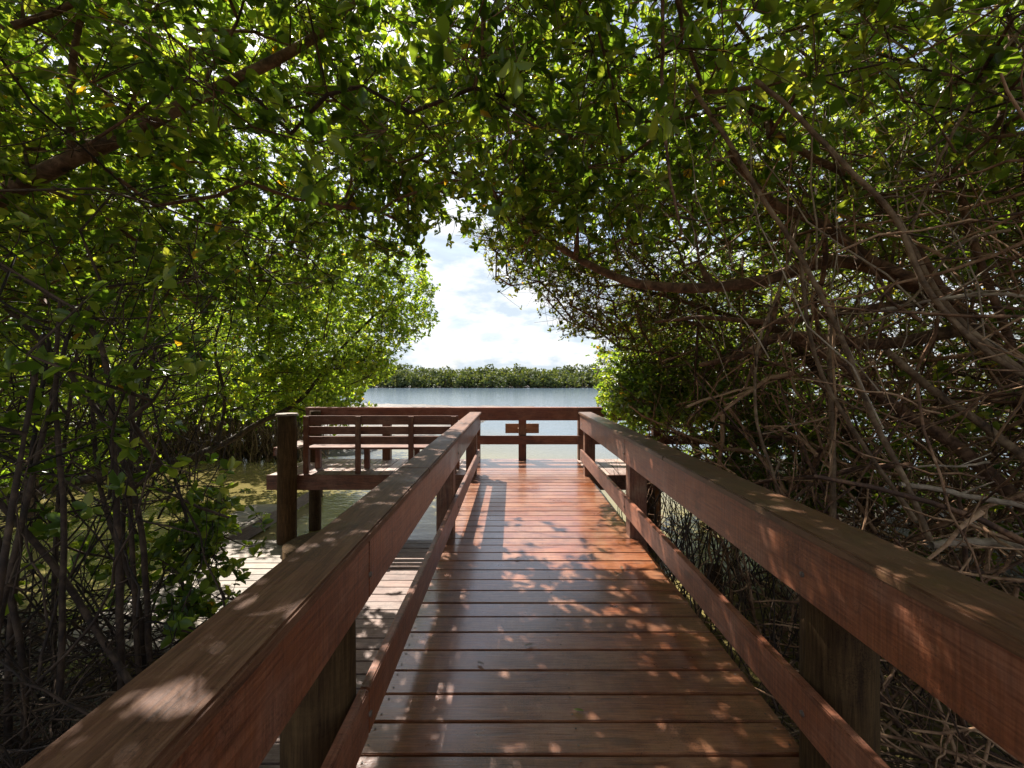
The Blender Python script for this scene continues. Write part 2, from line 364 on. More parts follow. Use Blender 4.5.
def skeleton_tubes(T, arr, par, load, rad, rmin_side=0.012, r_cap=None, big=None):
    n = len(arr); best = -np.ones(n, int)
    for i in range(n):
        p = par[i]
        if p >= 0 and (best[p] < 0 or load[i] > load[best[p]]): best[p] = i
    for i in range(n):
        p = par[i]
        if p < 0 or best[p] != i:
            chain = ([p] if p >= 0 else []) + [i]
            c = i
            while best[c] >= 0: c = best[c]; chain.append(c)
            pts = arr[chain]; r = rad[chain].copy()
            if p >= 0: r[0] = r[1]
            if r_cap: r = np.minimum(r, r_cap)
            sides = 8 if r.max() > 0.04 else (6 if r.max() > 0.012 else 4)
            if big is not None and p >= 0 and r.max() > 0.0135 and len(pts) > 6 and len(big) < 24:
                bt = Tubes(); bt.add(pts, r, 8); big.append(bt)
            else: T.add(pts, r, sides)

def ellipsoid_pts(rng, c, r, n, shell=0.0):
    v = rng.normal(0, 1, (n, 3)); v /= np.linalg.norm(v, axis=1, keepdims=True)
    u = rng.uniform(shell, 1, (n, 1)) ** (1 / 3)
    return np.array(c) + v * u * np.array(r)

HOLE = [(398, 372), (404, 352), (432, 338), (441, 318), (430, 300), (441, 285), (425, 268), (432, 250), (455, 240), (480, 262), (492, 288), (520, 318), (548, 333), (575, 346), (594, 362), (596, 414), (560, 414), (398, 414), (380, 405), (360, 400), (368, 388)]
def in_poly(x, y, poly):
    c = np.zeros(len(x), bool); j = len(poly) - 1
    for i in range(len(poly)):
        xi, yi = poly[i]; xj, yj = poly[j]
        c ^= ((yi > y) != (yj > y)) & (x < (xj - xi) * (y - yi) / (yj - yi + 1e-9) + xi); j = i
    return c
def open_view(pts):          # crowns stop short of the open gap above the platform
    Y = np.maximum(pts[:, 1], 0.05)
    x = CX + pts[:, 0] / Y * F; y = HY - (pts[:, 2] - EYE) / Y * F
    return (pts[:, 1] > 0.2) & in_poly(x, y, HOLE)
def over_walk(pts):          # nothing grows through the walkway itself
    x, y, z = pts.T
    walk = (x > -0.95) & (x < 1.5) & (y < 9.3) & (z < 2.35)
    plat = (x > -4.3) & (x < 6.2) & (y > 7.3) & (y < 9.2) & (z < 1.5) & ~((x > 1.6) & (z > 0.9))
    return walk | plat
def lit_deck(pts):           # the sun reaches the outer part of the deck
    x, y, z = pts.T
    gx = x + 0.43 * z; gy = y - 0.66 * z
    return (((gx > -1.0) & (gy > 4.1 - 0.45 * gx)) | ((gx > -4.4) & (gy > 6.0))) & (gx < 1.5) & (gy < 9.3)
def dock_side(pts):          # left growth stays on its bank, clear of the dock and bench
    x, y, z = pts.T
    return (x > -0.62 * y) & (x < 0) & (z < 1.9) & (y < 9.0)
def too_near(pts):
    return np.linalg.norm(pts - np.array([0, 0, EYE]), axis=1) < 1.75

def tree(name, label, cat, base, limbs, pts, seed, leaf='leaf_dark', bark='bark_dark', per_term=4, spread=0.22, llen=0.09, lper=(5, 9),
         group=None, lit_keep=0.12, r_cap=0.12, leaves=True, step=0.32, wig=0.10, tip_r=0.004, width=1.0, power=0.46, leaf_prob=1.0, limb_rad=None, lit=True):
    rng = np.random.default_rng(seed)
    pts = pts[~dock_side(pts)] if 'shoots' not in label else pts
    pts = pts[~over_walk(pts)]; pts = pts[~open_view(pts)]; pts = pts[~too_near(pts)]
    if lit:
        l = lit_deck(pts); pts = pts[~l | (rng.random(len(pts)) < lit_keep)]
    e = empty(name, tuple(base), label, cat, group)
    arr, par, load, rad, terms = grow(limbs, pts, rng, step=step, wig=wig, tip_r=tip_r, power=power)
    if limb_rad is not None:
        k = 0
        for path, (r0, r1) in zip(limbs, limb_rad):
            rad[k:k + len(path)] = np.linspace(r0, r1, len(path)); k += len(path)
        rad[k:] = np.minimum(rad[k:], 0.015)
    T = Tubes(); big = []
    skeleton_tubes(T, arr, par, load, rad, r_cap=r_cap, big=big)
    tp = arr[terms]; tax = tp - arr[par[terms]]
    C = np.repeat(tp, per_term, axis=0); A = np.repeat(tax, per_term, axis=0)
    A = A / (np.linalg.norm(A, axis=1, keepdims=True) + 1e-9)
    off = rng.normal(0, 1, C.shape) * spread; off[:, 2] *= 0.7
    E = C + off
    keep = ~over_walk(E) & ~open_view(E) & ~too_near(E) & (~lit_deck(E) | (rng.random(len(E)) < 0.3) if lit else True)
    C, E, A = C[keep], E[keep], A[keep]
    for c, e_ in zip(C, E):
        mid = (c + e_) / 2 + rng.normal(0, 0.02, 3)
        T.add([c, mid, e_], [tip_r * 0.9, tip_r * 0.7, tip_r * 0.5], 3)
    tk = T.build('trunk', M[bark], e)
    for bt in big:
        lo = bt.build('limb', M[bark]); lo.parent = tk; lo.matrix_parent_inverse = (e.matrix_parent_inverse.copy() if False else Matrix.Identity(4))
    if leaves:
        ax = (E - C); ax /= (np.linalg.norm(ax, axis=1, keepdims=True) + 1e-9)
        ax = ax * 0.5 + A * 0.3 + np.array([0, 0, 0.45]) + rng.normal(0, 0.25, ax.shape)
        s = rng.random(len(E)) < leaf_prob
        Cc, D, N, L = rosettes(E[s], ax[s], rng, lper, llen)
        leaf_mesh('crown', Cc, D, N, L, M[leaf], e, width)
        print('TREE', name, len(pts), 'leaves', len(Cc))
    return e

# ================================================================== THE SETTING
# water
me = bpy.data.meshes.new('water'); 
me.from_pydata([(-3000, -300, WATER), (3000, -300, WATER), (3000, 4000, WATER), (-3000, 4000, WATER)], [], [(0, 1, 2, 3)])
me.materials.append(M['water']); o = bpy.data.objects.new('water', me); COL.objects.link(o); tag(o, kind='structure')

def vnoise(x, y, s, seed=0):
    return (np.sin(x * s + seed) * np.cos(y * s * 1.13 - seed * 1.7) + 0.5 * np.sin(x * s * 2.3 + y * s * 1.9 + seed) + 0.3 * np.cos(x * s * 4.7 - y * s * 5.1 + seed * 3)) / 1.8
def sm(a, b, x):
    t = np.clip((x - a) / (b - a), 0, 1); return t * t * (3 - 2 * t)
def ground_h(X, Y):
    nz = vnoise(X, Y, 1.1, 1.3) * 0.07 + vnoise(X, Y, 3.1, 4) * 0.03
    right = sm(1.0, 2.2, X + 0.5 * vnoise(X, Y, 0.8, 2)) * (1 - sm(12, 15, Y + vnoise(X, Y, 0.5, 5)))
    right = right * (1 - 0.55 * sm(2.8, 3.6, Y) * (1 - sm(4.8, 6.5, X)))
    left = sm(-2.8 - 1.8 * sm(3.9, 4.6, Y), -3.3 - 1.8 * sm(3.9, 4.6, Y), X + 0.4 * vnoise(X, Y, 0.9, 3)) * (1 - sm(5.2, 7.0, Y + 0.8 * vnoise(X, Y, 0.7, 8)))
    fl = sm(-11.5, -13, X + vnoise(X, Y, 0.5, 2)) + sm(15.5, 17.5, Y + 0.7 * vnoise(X, Y, 0.6, 6)) * sm(-4.5, -7.0, X - (Y - 16) * 0.3)
    under = (1 - sm(-1.5, 1.0, Y)) + 0.97 * (1 - sm(2.6, 3.8, Y + 0.4 * vnoise(X, Y, 1.5, 7))) * sm(-0.6, 0.4, X)
    b = np.clip(np.maximum.reduce([right, left, np.clip(fl, 0, 1), under]), 0, 1)
    return -2.0 + b * (0.80 + 0.2 * sm(5, 12, np.abs(X))) + nz
gx = np.linspace(-45, 45, 361); gy = np.linspace(-12, 45, 229)
GX, GY = np.meshgrid(gx, gy); GZ = ground_h(GX, GY)
V = np.stack([GX, GY, GZ], -1).reshape(-1, 3); w = len(gx)
i = np.arange(len(gy) - 1)[:, None] * w + np.arange(w - 1)[None, :]
tag(npmesh('ground', V, [np.stack([i, i + 1, i + w + 1, i + w], -1).reshape(-1, 4)], M['mud'], smooth=True), kind='structure')

# ================================================================== BOARDWALK
rng = random.Random(4)
X0, X1 = -0.70, 1.285
END = 9.0
bw = empty('boardwalk', (0.3, 0, 0), 'red-brown stained timber boardwalk of cross planks leading out to the water', 'boardwalk')
mb = MB(); y = -1.6; pitch = 0.186
while y < END - 0.05:
    wv = pitch - rng.uniform(0.009, 0.014)
    mb.box(X0 - rng.uniform(0, .008), X1 + rng.uniform(0, .008), y, y + wv, -0.038 + rng.uniform(-.0015, .0015), rng.uniform(-.002, .001), 0.004, 0.0018, rng)
    y += pitch
mb.build('decking', M['deck'], bw)
for x in (X0 + 0.03, 0.27, X1 - 0.07):
    MB().box(x, x + 0.05, -1.6, END - 0.06, -0.29, -0.043, 0).build('joist', M['greyfascia'], bw)
for yy in (1.75, 4.6, 7.45):
    MB().box(X0 - 0.1, X1 + 0.1, yy + 0.16, yy + 0.22, -0.53, -0.293, 0).build('crossbeam', M['greyfascia'], bw)

rs = nr_ = np.random.default_rng(3); sv = []; sq = []; kk = 0; yb = -1.6
while yb < END - 0.05:
    for xs in (X0 + .055, 0.295, X1 - .045):
        for dy in (0.04, 0.14):
            c = np.array([xs + rs.normal(0, .004), yb + dy + rs.normal(0, .004), 0.0022]); a = np.arange(8) * math.pi / 4
            sv.append(np.stack([c[0] + .0052 * np.cos(a), c[1] + .0052 * np.sin(a), np.full(8, c[2])], 1)); sq.append(np.arange(8)[None] + kk * 8); kk += 1
    yb += pitch
so_ = npmesh('screw_heads', np.concatenate(sv), [np.concatenate(sq)], M['bolt'], bw); so_['kind'] = 'stuff'

def side_railing(label, xin, sgn, capx, capmat, lower_top):
    """xin: inner face of side boards; sgn +1: posts lie to larger x"""
    e = empty('railing', (xin, 3, 0), label, 'railing')
    a, b = sorted((xin, xin + sgn * 0.04)); 
    p0, p1 = sorted((xin + sgn * 0.041, xin + sgn * 0.215))
    ends = [-1.25, 1.69, 4.53, 7.38]
    for i, yy in enumerate(ends):
        if i == 1: po = MB().cyl(xin + sgn * 0.183, yy + 0.10 + (0.03 if sgn > 0 else -.08), -2.05, 1.012, 0.141, 28).build('post', M['pile'], e); po['label'] = 'round unpainted post'
        else: po = MB().box(p0, p1, yy, yy + 0.175, -2.05, 1.012, 0.006).build('post', M['rail_z'], e)
        for zb in (0.30, 0.86):
            T = Tubes(); xb = xin - sgn * 0.002
            T.add([(xb + sgn * .02, yy + .08, zb), (xb - sgn * .004, yy + .08, zb), (xb - sgn * .006, yy + .08, zb)], [.012, .012, .001], 8)
            bo = T.build('bolt', M['bolt']); bo.parent = po; bo.matrix_parent_inverse = Matrix.Identity(4)
    cuts = [-1.6, 1.76, 4.60, 7.66]
    if sgn > 0: cuts = [-1.6, 0.9, 4.60, 7.66]
    mb1, mb2, mb3 = MB(), MB(), MB()
    for u, v in zip(cuts, cuts[1:]):
        mb1.box(a, b, u + 0.0015, v - 0.0015, 0.765, 1.014, 0.005)
        mb2.box(a, b, u + 0.0015, v - 0.0015, 0.22, 0.41, 0.005)
    cc = [-1.6, 2.9, 7.68] if sgn < 0 else [-1.6, 3.35, 7.68]
    for u, v in zip(cc, cc[1:]):
        mb3.box(capx[0], capx[1], u + 0.0015, v - 0.0015, 1.018, 1.058, 0.007)
    mb1.build('upper_rail', M['rail_y'], e); mb2.build('lower_rail', M['rail_y'], e); mb3.build('cap_rail', capmat, e)
    # outer board
    q0, q1 = sorted((xin + sgn * 0.197, xin + sgn * 0.235))
    return e
side_railing('left railing with a weathered grey-brown cap beside the lower dock', -0.575, -1, (-0.755, -0.55), M['cap_left'], .41)
side_railing('right railing with a mossy brown cap against the tangled branches', 1.165, 1, (1.14, 1.365), M['cap_right'], .41)

# end railing along the water, from the left wing to the right wing
er = empty('railing', (0, END, 0), 'long railing across the far end of the platform facing open water', 'railing')
XL, XR = -4.15, 6.2
mb1, mb2, mb3 = MB(), MB(), MB()
cuts = [XL, -0.72, 1.30, 3.8, XR]
for u, v in zip(cuts, cuts[1:]):
    mb1.box(u + .0015, v - .0015, END - .20, END - .16, 0.80, 1.02, 0.004)
    mb2.box(u + .0015, v - .0015, END - .20, END - .16, 0.32, 0.495, 0.004)
    mb3.box(u + .0015, v - .0015, END - .235, END - .02, 1.024, 1.062, 0.006)
mb1.build('upper_rail', M['rail_x'], er); mb2.build('lower_rail', M['rail_x'], er); mb3.build('cap_rail', M['cap_x'], er)
for x in (-2.55, -0.74, 0.19, 1.39, 2.9, 4.5, 6.05):
    MB().box(x - .078, x + .078, END - .159, END - .01, -2.05, 1.018, 0.005).build('post', M['rail_z'], er)

# small tan board behind the middle post
sb = MB().box(-0.16, 0.54, END + 0.16, END + 0.185, 0.50, 0.70, 0.004).box(0.10, 0.28, END - .008, END + 0.158, 0.56, 0.62, 0.003)
tag(sb.build('board', M['sign'], None), 'small tan plank fixed behind the middle post of the far railing', 'board')

# wings of the platform
def wing(xa, xb, label):
    e = empty('viewing_platform', ((xa + xb) / 2, 8.3, 0), label, 'platform')
    mb = MB(); x = xa
    while x < xb - 0.02:
        x2 = min(x + 0.186, xb)
        mb.box(x, x2 - rng.uniform(.008, .012), 7.50, END + rng.uniform(-.03, -.01), -0.038, rng.uniform(-.003, .001), 0.004)
        x += 0.186
    mb.build('decking', M['plat'], e)
    MB().box(xa - .02, xb, 7.455, 7.495, -0.25, 0.004, 0.004).build('front_beam', M['rail_x'], e)
    MB().box(xa, xb, END - .10, END - .06, -0.25, -0.042, 0.004).build('back_beam', M['rail_x'], e)
    MB().box(xa, xa + .04, 7.50, END - .11, -0.25, -0.042, 0).build('side_beam', M['rail_x'], e)
    return e
wl = wing(-4.16, X0 - .012, 'left wing of the viewing platform with grey-pink planks and benches')
MB().cyl(-3.92, 8.72, -2.2, 1.00, 0.115).build('pile', M['pile'], wl)
MB().cyl(-1.2, 8.62, -2.2, -0.26, 0.115).build('pile', M['pile'], wl)
wr = wing(X1 + .012, 6.2, 'right wing of the viewing platform half hidden behind the mangrove')
MB().cyl(2.35, 7.66, -2.2, -0.26, 0.115).build('pile', M['pile'], wr)
MB().cyl(4.5, 7.66, -2.2, -0.26, 0.115).build('pile', M['pile'], wr)

# big round mooring pile in front of the platform
pe = empty('wooden_pile', (-3.74, 7.28, WATER), 'thick round brown pile standing in front of the bench platform', 'pile')
MB().cyl(-3.74, 7.28, -2.3, 1.03, 0.155, 24).build('shaft', M['pile'], pe)
MB().cyl(-3.74, 7.28, 1.032, 1.065, 0.175, 24).build('top_cap', M['greyfascia'], pe)

# stout brown pile on right bank seen between the rails
tag(MB().cyl(2.55, 5.6, -2.2, -0.75, 0.12).build('wooden_pile', M['pile']), 'short pale pile stub in the water under the right railing gap', 'pile')

# bench with a slatted back, along the front edge, facing the water
bn = empty('bench', (-2.3, 7.7, 0), 'long brown bench with a three-board back at the front edge of the platform', 'bench')
for k, (z0, z1) in enumerate(((0.845, 1.00), (0.675, 0.81), (0.50, 0.635))):
    yy = 7.58 + k * 0.022
    MB().box(-3.62, -0.95, yy, yy + 0.036, z0, z1, 0.004).build('back_board', M['rail_x'], bn)
for x in (-3.55, -2.66, -1.75, -1.02):
    MB().box(x - .045, x + .045, 7.53, 7.578, 0.006, 0.99, 0.004).build('back_support', M['rail_z'], bn)
    MB().box(x - .045, x + .045, 7.98, 8.07, 0.006, 0.40, 0.004).build('leg', M['rail_z'], bn)
ms = MB()
for k in range(3): ms.box(-3.62, -0.95, 7.66 + k * .15, 7.80 + k * .15, 0.405, 0.443, 0.004)
ms.build('seat', M['rail_x'], bn)
b2 = empty('bench', (-3.9, 8.2, 0), 'short backless bench at the left end of the platform beside the round pile', 'bench')
ms = MB()
for k in range(2): ms.box(-4.12 + k * .16, -3.97 + k * .16, 7.62, 8.55, 0.40, 0.44, 0.004)
ms.build('seat', M['plat'], b2)
MB().box(-4.14, -4.122, 7.60, 8.57, 0.30, 0.445, 0.003).build('edge_board', M['rail_y'], b2)
for yy in (7.7, 8.4):
    MB().box(-4.0, -3.91, yy, yy + .09, 0.006, 0.396, 0.004).build('leg', M['rail_z'], b2)

# lower dock
DZ = -1.07
ld = empty('lower_dock', (-3, 3.5, DZ), 'low weathered grey plank dock beside and below the boardwalk', 'dock')
mb = MB(); y = -1.0
while y < 7.35:
    mb.box(-4.78 if y > 4.3 else -2.75, -2.12, y, y + 0.186 - rng.uniform(.008, .016), DZ - .04, DZ + rng.uniform(-.004, .002), 0.004, 0.002, rng); y += 0.187
mb.build('grey_decking', M['grey'], ld)
mb = MB(); y = -1.0
M['red_grey'] = wood('dock_red', (0.07, 0.038, 0.028), (0.155, 0.085, 0.062), (0.24, 0.15, 0.115), (0.27, 0.20, 0.165), 0.7, 0, (0.25, 0.6), knots=0.5)
while y < 7.35:
    mb.box(-2.108, -0.86, y, y + 0.186 - rng.uniform(.008, .016), DZ - .04, DZ + rng.uniform(-.004, .002), 0.004, 0.002, rng); y += 0.187
mb.build('red_decking', M['red_grey'], ld)
MB().box(-4.78, -0.86, 7.365, 7.405, DZ - .22, DZ - .002, .004).build('end_fascia', M['rail_x'], ld)
mb = MB(); y = 7.42
while y < 9.45:
    mb.box(-5.6, -4.90, y, y + 0.178, DZ - .04, DZ + rng.uniform(-.004, .002), 0.004, 0.002, rng); y += 0.187
mb.build('finger_decking', M['grey'], ld)
MB().box(-4.895, -4.855, 7.41, 11.2, DZ - .24, DZ + .004, .004).build('finger_fascia', M['greyfascia'], ld)
MB().box(-5.645, -5.605, 7.41, 9.45, DZ - .24, DZ + .004, .004).build('finger_fascia', M['greyfascia'], ld)
for (x, yy) in ((-2.5, 2.0), (-5.25, 9.3), (-1.6, 7.2), (-4.9, 11.1)):
    MB().cyl(x, yy, -2.3, DZ - .045 if yy != 11.1 else DZ + .25, 0.10).build('pile', M['pile'], ld)

# thin marker pole in the water
T = Tubes(); T.add(smooth_path([P(222, 540, 10.5), P(222, 512, 10.5), P(223, 487, 10.5)], 4), 0.028, 8)
tag(T.build('marker_pole', M['bark_pale']), 'thin pale pole sticking up out of the green water left of the dock', 'pole')

# ================================================================== TREES
nr = np.random.default_rng
def box_pts(r, n, x, y, z): return np.stack([r.uniform(*x, n), r.uniform(*y, n), r.uniform(*z, n)], 1)

# canopy slab helper : shape of the arch of crowns over the walkway
def canopy_filter(p):
    x, y, z = p.T
    bottom = 3.15 - 0.05 * np.maximum(0, 0.2 - x) ** 1.6 + 0.12 * np.maximum(0, y - 5)
    end = y - 0.62 * (z - 3) < 6.6 + 1.2 * np.abs(x - 0.0) / 3
    return (z > bottom) & end

r = nr(11)
p = box_pts(r, 3300, (-7.5, 0.9), (0.3, 9.0), (1.6, 6.4)); p = p[canopy_filter(p)]; p = p[(np.linalg.norm(p - np.array([0, 0, EYE]), axis=1) > 3.0) | (r.random(len(p)) < .2)]
L1 = smooth_path([(-5.2, 1.9, -1.4), (-4.7, 2.3, 0.4), (-4.0, 2.75, 2.0), P(-25, 215, 2.9), P(60, 165, 2.95), P(120, 138, 3.0), P(200, 97, 3.1), P(290, 52, 3.25), P(345, 12, 3.5), P(400, -60, 4.0)], 5)
L2 = smooth_path([P(72, 150, 2.95), P(70, 105, 2.95), P(76, 40, 2.9), P(90, -10, 2.9), P(110, -80, 3.0)], 4)
L3 = smooth_path([P(200, 97, 3.1), P(215, 60, 3.1), P(238, 20, 3.1), P(250, -30, 3.2)], 3)
L4 = smooth_path([P(-120, 60, 2.8), P(-20, 35, 2.8), P(70, 5, 2.8), P(120, -40, 2.9)], 4)
tree('mangrove_tree', 'large dark mangrove with a thick limb crossing the upper left corner', 'tree', (-5.2, 1.9, -1.3),
     [L1, L2, L3, L4], p, 21, per_term=7, spread=0.25, llen=0.112, bark='bark_red', limb_rad=[(0.075, 0.024), (0.026, 0.012), (0.014, 0.01), (0.03, 0.012)])

r = nr(12)
p = box_pts(r, 3600, (0.0, 8.5), (0.3, 9.0), (2.0, 6.4)); p = p[canopy_filter(p)]; p = p[(np.linalg.norm(p - np.array([0, 0, EYE]), axis=1) > 3.0) | (r.random(len(p)) < .2)]; p = p[(p[:, 0] < 1.6) | (p[:, 2] > 3.9) | (r.random(len(p)) < .35)]
R1 = smooth_path([(5.6, 3.6, -1.4), (5.1, 4.0, 0.6), (4.4, 4.3, 2.2), P(850, 262, 4.5), P(760, 281, 4.6), P(700, 288, 4.7), P(640, 284, 4.8), P(600, 270, 4.9), P(560, 247, 5.0), P(520, 215, 5.1), P(480, 186, 5.2), P(430, 163, 5.3), P(370, 145, 5.5)], 5)
R2 = smooth_path([(4.4, 4.3, 2.2), P(880, 200, 4.1), P(800, 150, 4.0), P(740, 100, 3.9), P(690, 20, 3.9), P(640, -60, 4.0)], 5)
R3 = smooth_path([(4.7, 4.1, 1.8), P(960, 190, 3.9), P(1000, 120, 3.6), P(1010, 20, 3.4), P(960, -60, 3.4)], 4)
tree('mangrove_tree', 'tall mangrove on the right whose long bare limb arches left over the walkway', 'tree', (5.6, 3.6, -1.3),
     [R1, R2, R3], p, 22, per_term=6, spread=0.24, llen=0.112, bark='bark_red', limb_rad=[(0.085, 0.016), (0.04, 0.012), (0.035, 0.012)])

# left, mid distance, bright crown over the water
r = nr(13)
p = np.vstack([ellipsoid_pts(r, P(330, 320, 12.4), (2.6, 1.6, 1.9), 420, .2), ellipsoid_pts(r, P(230, 330, 12.0), (2.6, 1.8, 2.6), 420, .2),
               ellipsoid_pts(r, P(400, 290, 12.6), (1.2, 1.2, 1.3), 130, .2), ellipsoid_pts(r, P(345, 385, 12.2), (1.6, 1.2, 1.0), 170, .2), ellipsoid_pts(r, P(280, 250, 13), (3.0, 1.5, 1.6), 240, .2)])
C1 = smooth_path([P(-60, 520, 9.5), P(60, 485, 9.8), P(150, 468, 10.3), P(215, 448, 11), P(255, 425, 11.5), P(300, 400, 11.9), P(340, 350, 12.2), P(380, 310, 12.4)], 5)
C2 = smooth_path([P(215, 448, 11), P(225, 400, 11.3), P(215, 340, 11.6), P(240, 280, 12)], 4)
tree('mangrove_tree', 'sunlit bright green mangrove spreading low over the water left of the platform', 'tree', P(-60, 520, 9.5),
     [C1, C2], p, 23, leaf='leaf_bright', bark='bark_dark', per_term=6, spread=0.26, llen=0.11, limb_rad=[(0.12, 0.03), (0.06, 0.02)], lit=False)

# right, beside the far end of the railing
r = nr(14)
p = np.vstack([ellipsoid_pts(r, (3.0, 9.9, 1.55), (1.25, 1.3, 1.35), 330, .2), ellipsoid_pts(r, (3.9, 9.5, 2.9), (1.9, 1.4, 1.3), 330, .2),
               ellipsoid_pts(r, (2.9, 8.2, 1.6), (1.05, 0.8, 0.75), 170, .2), ellipsoid_pts(r, (5.0, 9.0, 1.4), (1.6, 1.4, 1.6), 200, .2), ellipsoid_pts(r, (2.25, 7.75, 1.4), (.65, .6, .5), 150, 0), ellipsoid_pts(r, (3.5, 7.1, 1.3), (1.1, .7, .8), 170, 0), ellipsoid_pts(r, (1.95, 6.9, 1.25), (.35, .6, .3), 60, 0), ellipsoid_pts(r, (4.4, 6.85, 0.35), (1.6, .45, 1.0), 230, 0)])
p = p[p[:, 0] > 1.45]
E1 = smooth_path([(4.3, 9.9, -1.5), (4.1, 9.8, 0.0), (3.7, 9.7, 1.2), (3.3, 9.5, 2.2)], 5)
tree('mangrove_tree', 'bushy green mangrove crown touching the far end of the right railing', 'tree', (4.3, 9.9, -1.3),
     [E1], p, 24, leaf='leaf_dark', bark='bark_grey', per_term=5, spread=0.2, llen=0.09, limb_rad=[(0.08, 0.04)], lit=False)

# twiggy brown mass right of the sky gap
r = nr(15)
p = np.vstack([ellipsoid_pts(r, P(620, 290, 7.6), (1.5, 1.2, 0.75), 420, 0), ellipsoid_pts(r, P(700, 330, 7.2), (1.5, 1.3, 0.9), 330, 0), ellipsoid_pts(r, P(560, 262, 8.0), (0.9, .8, .6), 190, 0), ellipsoid_pts(r, P(512, 238, 7.6), (0.75, .7, .55), 190, 0), ellipsoid_pts(r, P(505, 280, 7.8), (.35, .5, .35), 40, 0), ellipsoid_pts(r, P(590, 325, 7.8), (.6, .7, .45), 90, 0)])
p = p[~lit_deck(p) | (r.random(len(p)) < .4)]
Q1 = smooth_path([(5.2, 6.2, -1.5), (4.9, 6.4, 0.8), (4.2, 6.6, 2.2), P(740, 320, 7.0), P(680, 300, 7.2), P(620, 285, 7.6)], 5)
tree('mangrove_tree', 'half-bare mangrove of fine brown twigs hanging right of the sky gap', 'tree', (5.2, 6.2, -1.3),
     [Q1], p, 25, leaf='leaf_olive', bark='bark_red', per_term=4, spread=0.24, llen=0.08, leaf_prob=0.5, lper=(3, 6), limb_rad=[(0.09, 0.02)], tip_r=0.0045, lit=False)

# right thicket : two dense trees behind the tangle
for k, (c, rr, n, lab, lf) in enumerate((
    ((6.4, 5.0, 1.0), (2.4, 2.8, 2.4), 650, 'dense dark mangrove thicket beyond the tangle right of the walkway', 'leaf_dark'),
    ((8.2, 8.5, 2.6), (3.0, 3.0, 3.6), 750, 'olive mangrove rising behind the right wing of the platform', 'leaf_olive'),
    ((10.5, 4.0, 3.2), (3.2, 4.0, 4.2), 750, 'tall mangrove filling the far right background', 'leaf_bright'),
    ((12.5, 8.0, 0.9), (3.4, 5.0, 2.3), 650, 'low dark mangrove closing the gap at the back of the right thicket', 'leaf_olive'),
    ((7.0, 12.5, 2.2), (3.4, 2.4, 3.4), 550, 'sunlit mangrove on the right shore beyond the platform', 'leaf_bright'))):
    r = nr(30 + k)
    p = ellipsoid_pts(r, c, rr, n, .1)
    b = np.array([c[0] + .3, c[1], -1.4])
    tr = smooth_path([b, b + (0.1, 0, 1.3), np.array(c) - (0.2, 0, 0.4)], 5)
    tree('mangrove_tree', lab, 'tree', b, [tr], p, 40 + k, leaf=lf, bark='bark_grey', leaf_prob=1.0 if k else .5, per_term=5 if k else 3, spread=0.34, llen=0.12, limb_rad=[(0.10, 0.05)], lit=False)

r = nr(38)
p = box_pts(r, 420, (2.2, 8.5), (1.0, 7.5), (3.0, 4.6))
tree('mangrove_tree', 'low spreading mangrove roofing the dark thicket right of the near railing', 'tree', (6.4, 2.6, -1.3), [smooth_path([(6.4, 2.6, -1.4), (6.2, 2.8, 0.6), (5.6, 3.2, 2.4)], 5)], p, 48, leaf='leaf_olive', bark='bark_red',
     per_term=4, spread=0.3, llen=0.10, limb_rad=[(0.07, 0.04)], leaf_prob=.75)
# left background trees along the shore
for k, (c, rr, n, lab, lf) in enumerate((
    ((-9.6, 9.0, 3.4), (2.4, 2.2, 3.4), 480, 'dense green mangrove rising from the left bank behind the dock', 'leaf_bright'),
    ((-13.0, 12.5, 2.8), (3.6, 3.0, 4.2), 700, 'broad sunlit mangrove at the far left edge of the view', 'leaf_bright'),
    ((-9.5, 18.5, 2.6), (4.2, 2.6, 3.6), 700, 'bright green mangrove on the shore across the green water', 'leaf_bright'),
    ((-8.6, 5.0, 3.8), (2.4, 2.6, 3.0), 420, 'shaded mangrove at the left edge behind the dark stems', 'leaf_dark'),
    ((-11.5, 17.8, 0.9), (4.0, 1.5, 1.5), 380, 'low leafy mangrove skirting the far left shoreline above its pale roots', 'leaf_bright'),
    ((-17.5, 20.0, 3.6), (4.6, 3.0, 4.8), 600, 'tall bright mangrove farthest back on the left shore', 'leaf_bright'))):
    r = nr(50 + k)
    p = ellipsoid_pts(r, c, rr, n, .15)
    b = np.array([c[0] - .3, c[1], -1.4])
    tr = smooth_path([b, b + (0.1, 0, 1.3), np.array(c) - (0.2, 0, 0.4)], 5)
    tree('mangrove_tree', lab, 'tree', b, [tr], p, 60 + k, leaf=lf, bark='bark_grey', per_term=6, spread=0.36, llen=0.13 if c[1] < 15 else .17, limb_rad=[(0.10, 0.05)], lit=False)

# near left shrub of dark stems with leaf clusters
r = nr(16)
p = np.vstack([ellipsoid_pts(r, (-3.1, 2.9, 1.9), (1.4, 1.0, 1.2), 95, 0), ellipsoid_pts(r, (-3.8, 3.2, 0.6), (0.8, 0.8, 1.2), 25, 0)])
p = p[p[:, 0] < -1.5]
stems = []
sr = nr(5)
for k in range(9):
    bx, by = sr.uniform(-3.6, -2.5), sr.uniform(2.2, 3.4)
    tx = bx + sr.uniform(-.8, .25)
    stems.append(smooth_path([(-3.0, 2.8, -1.55), (bx, by, -1.2), (bx + sr.uniform(-.1, .1), by + .05, -0.2), ((bx + tx) / 2, by + .1, 0.8), (tx, by + .3, 1.9)], 4))
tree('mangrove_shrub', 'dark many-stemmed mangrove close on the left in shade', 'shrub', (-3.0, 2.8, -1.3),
     stems, p, 26, per_term=3, spread=0.2, llen=0.10, bark='bark_dark', limb_rad=[(0.026, 0.012)] * 9, lit=False)
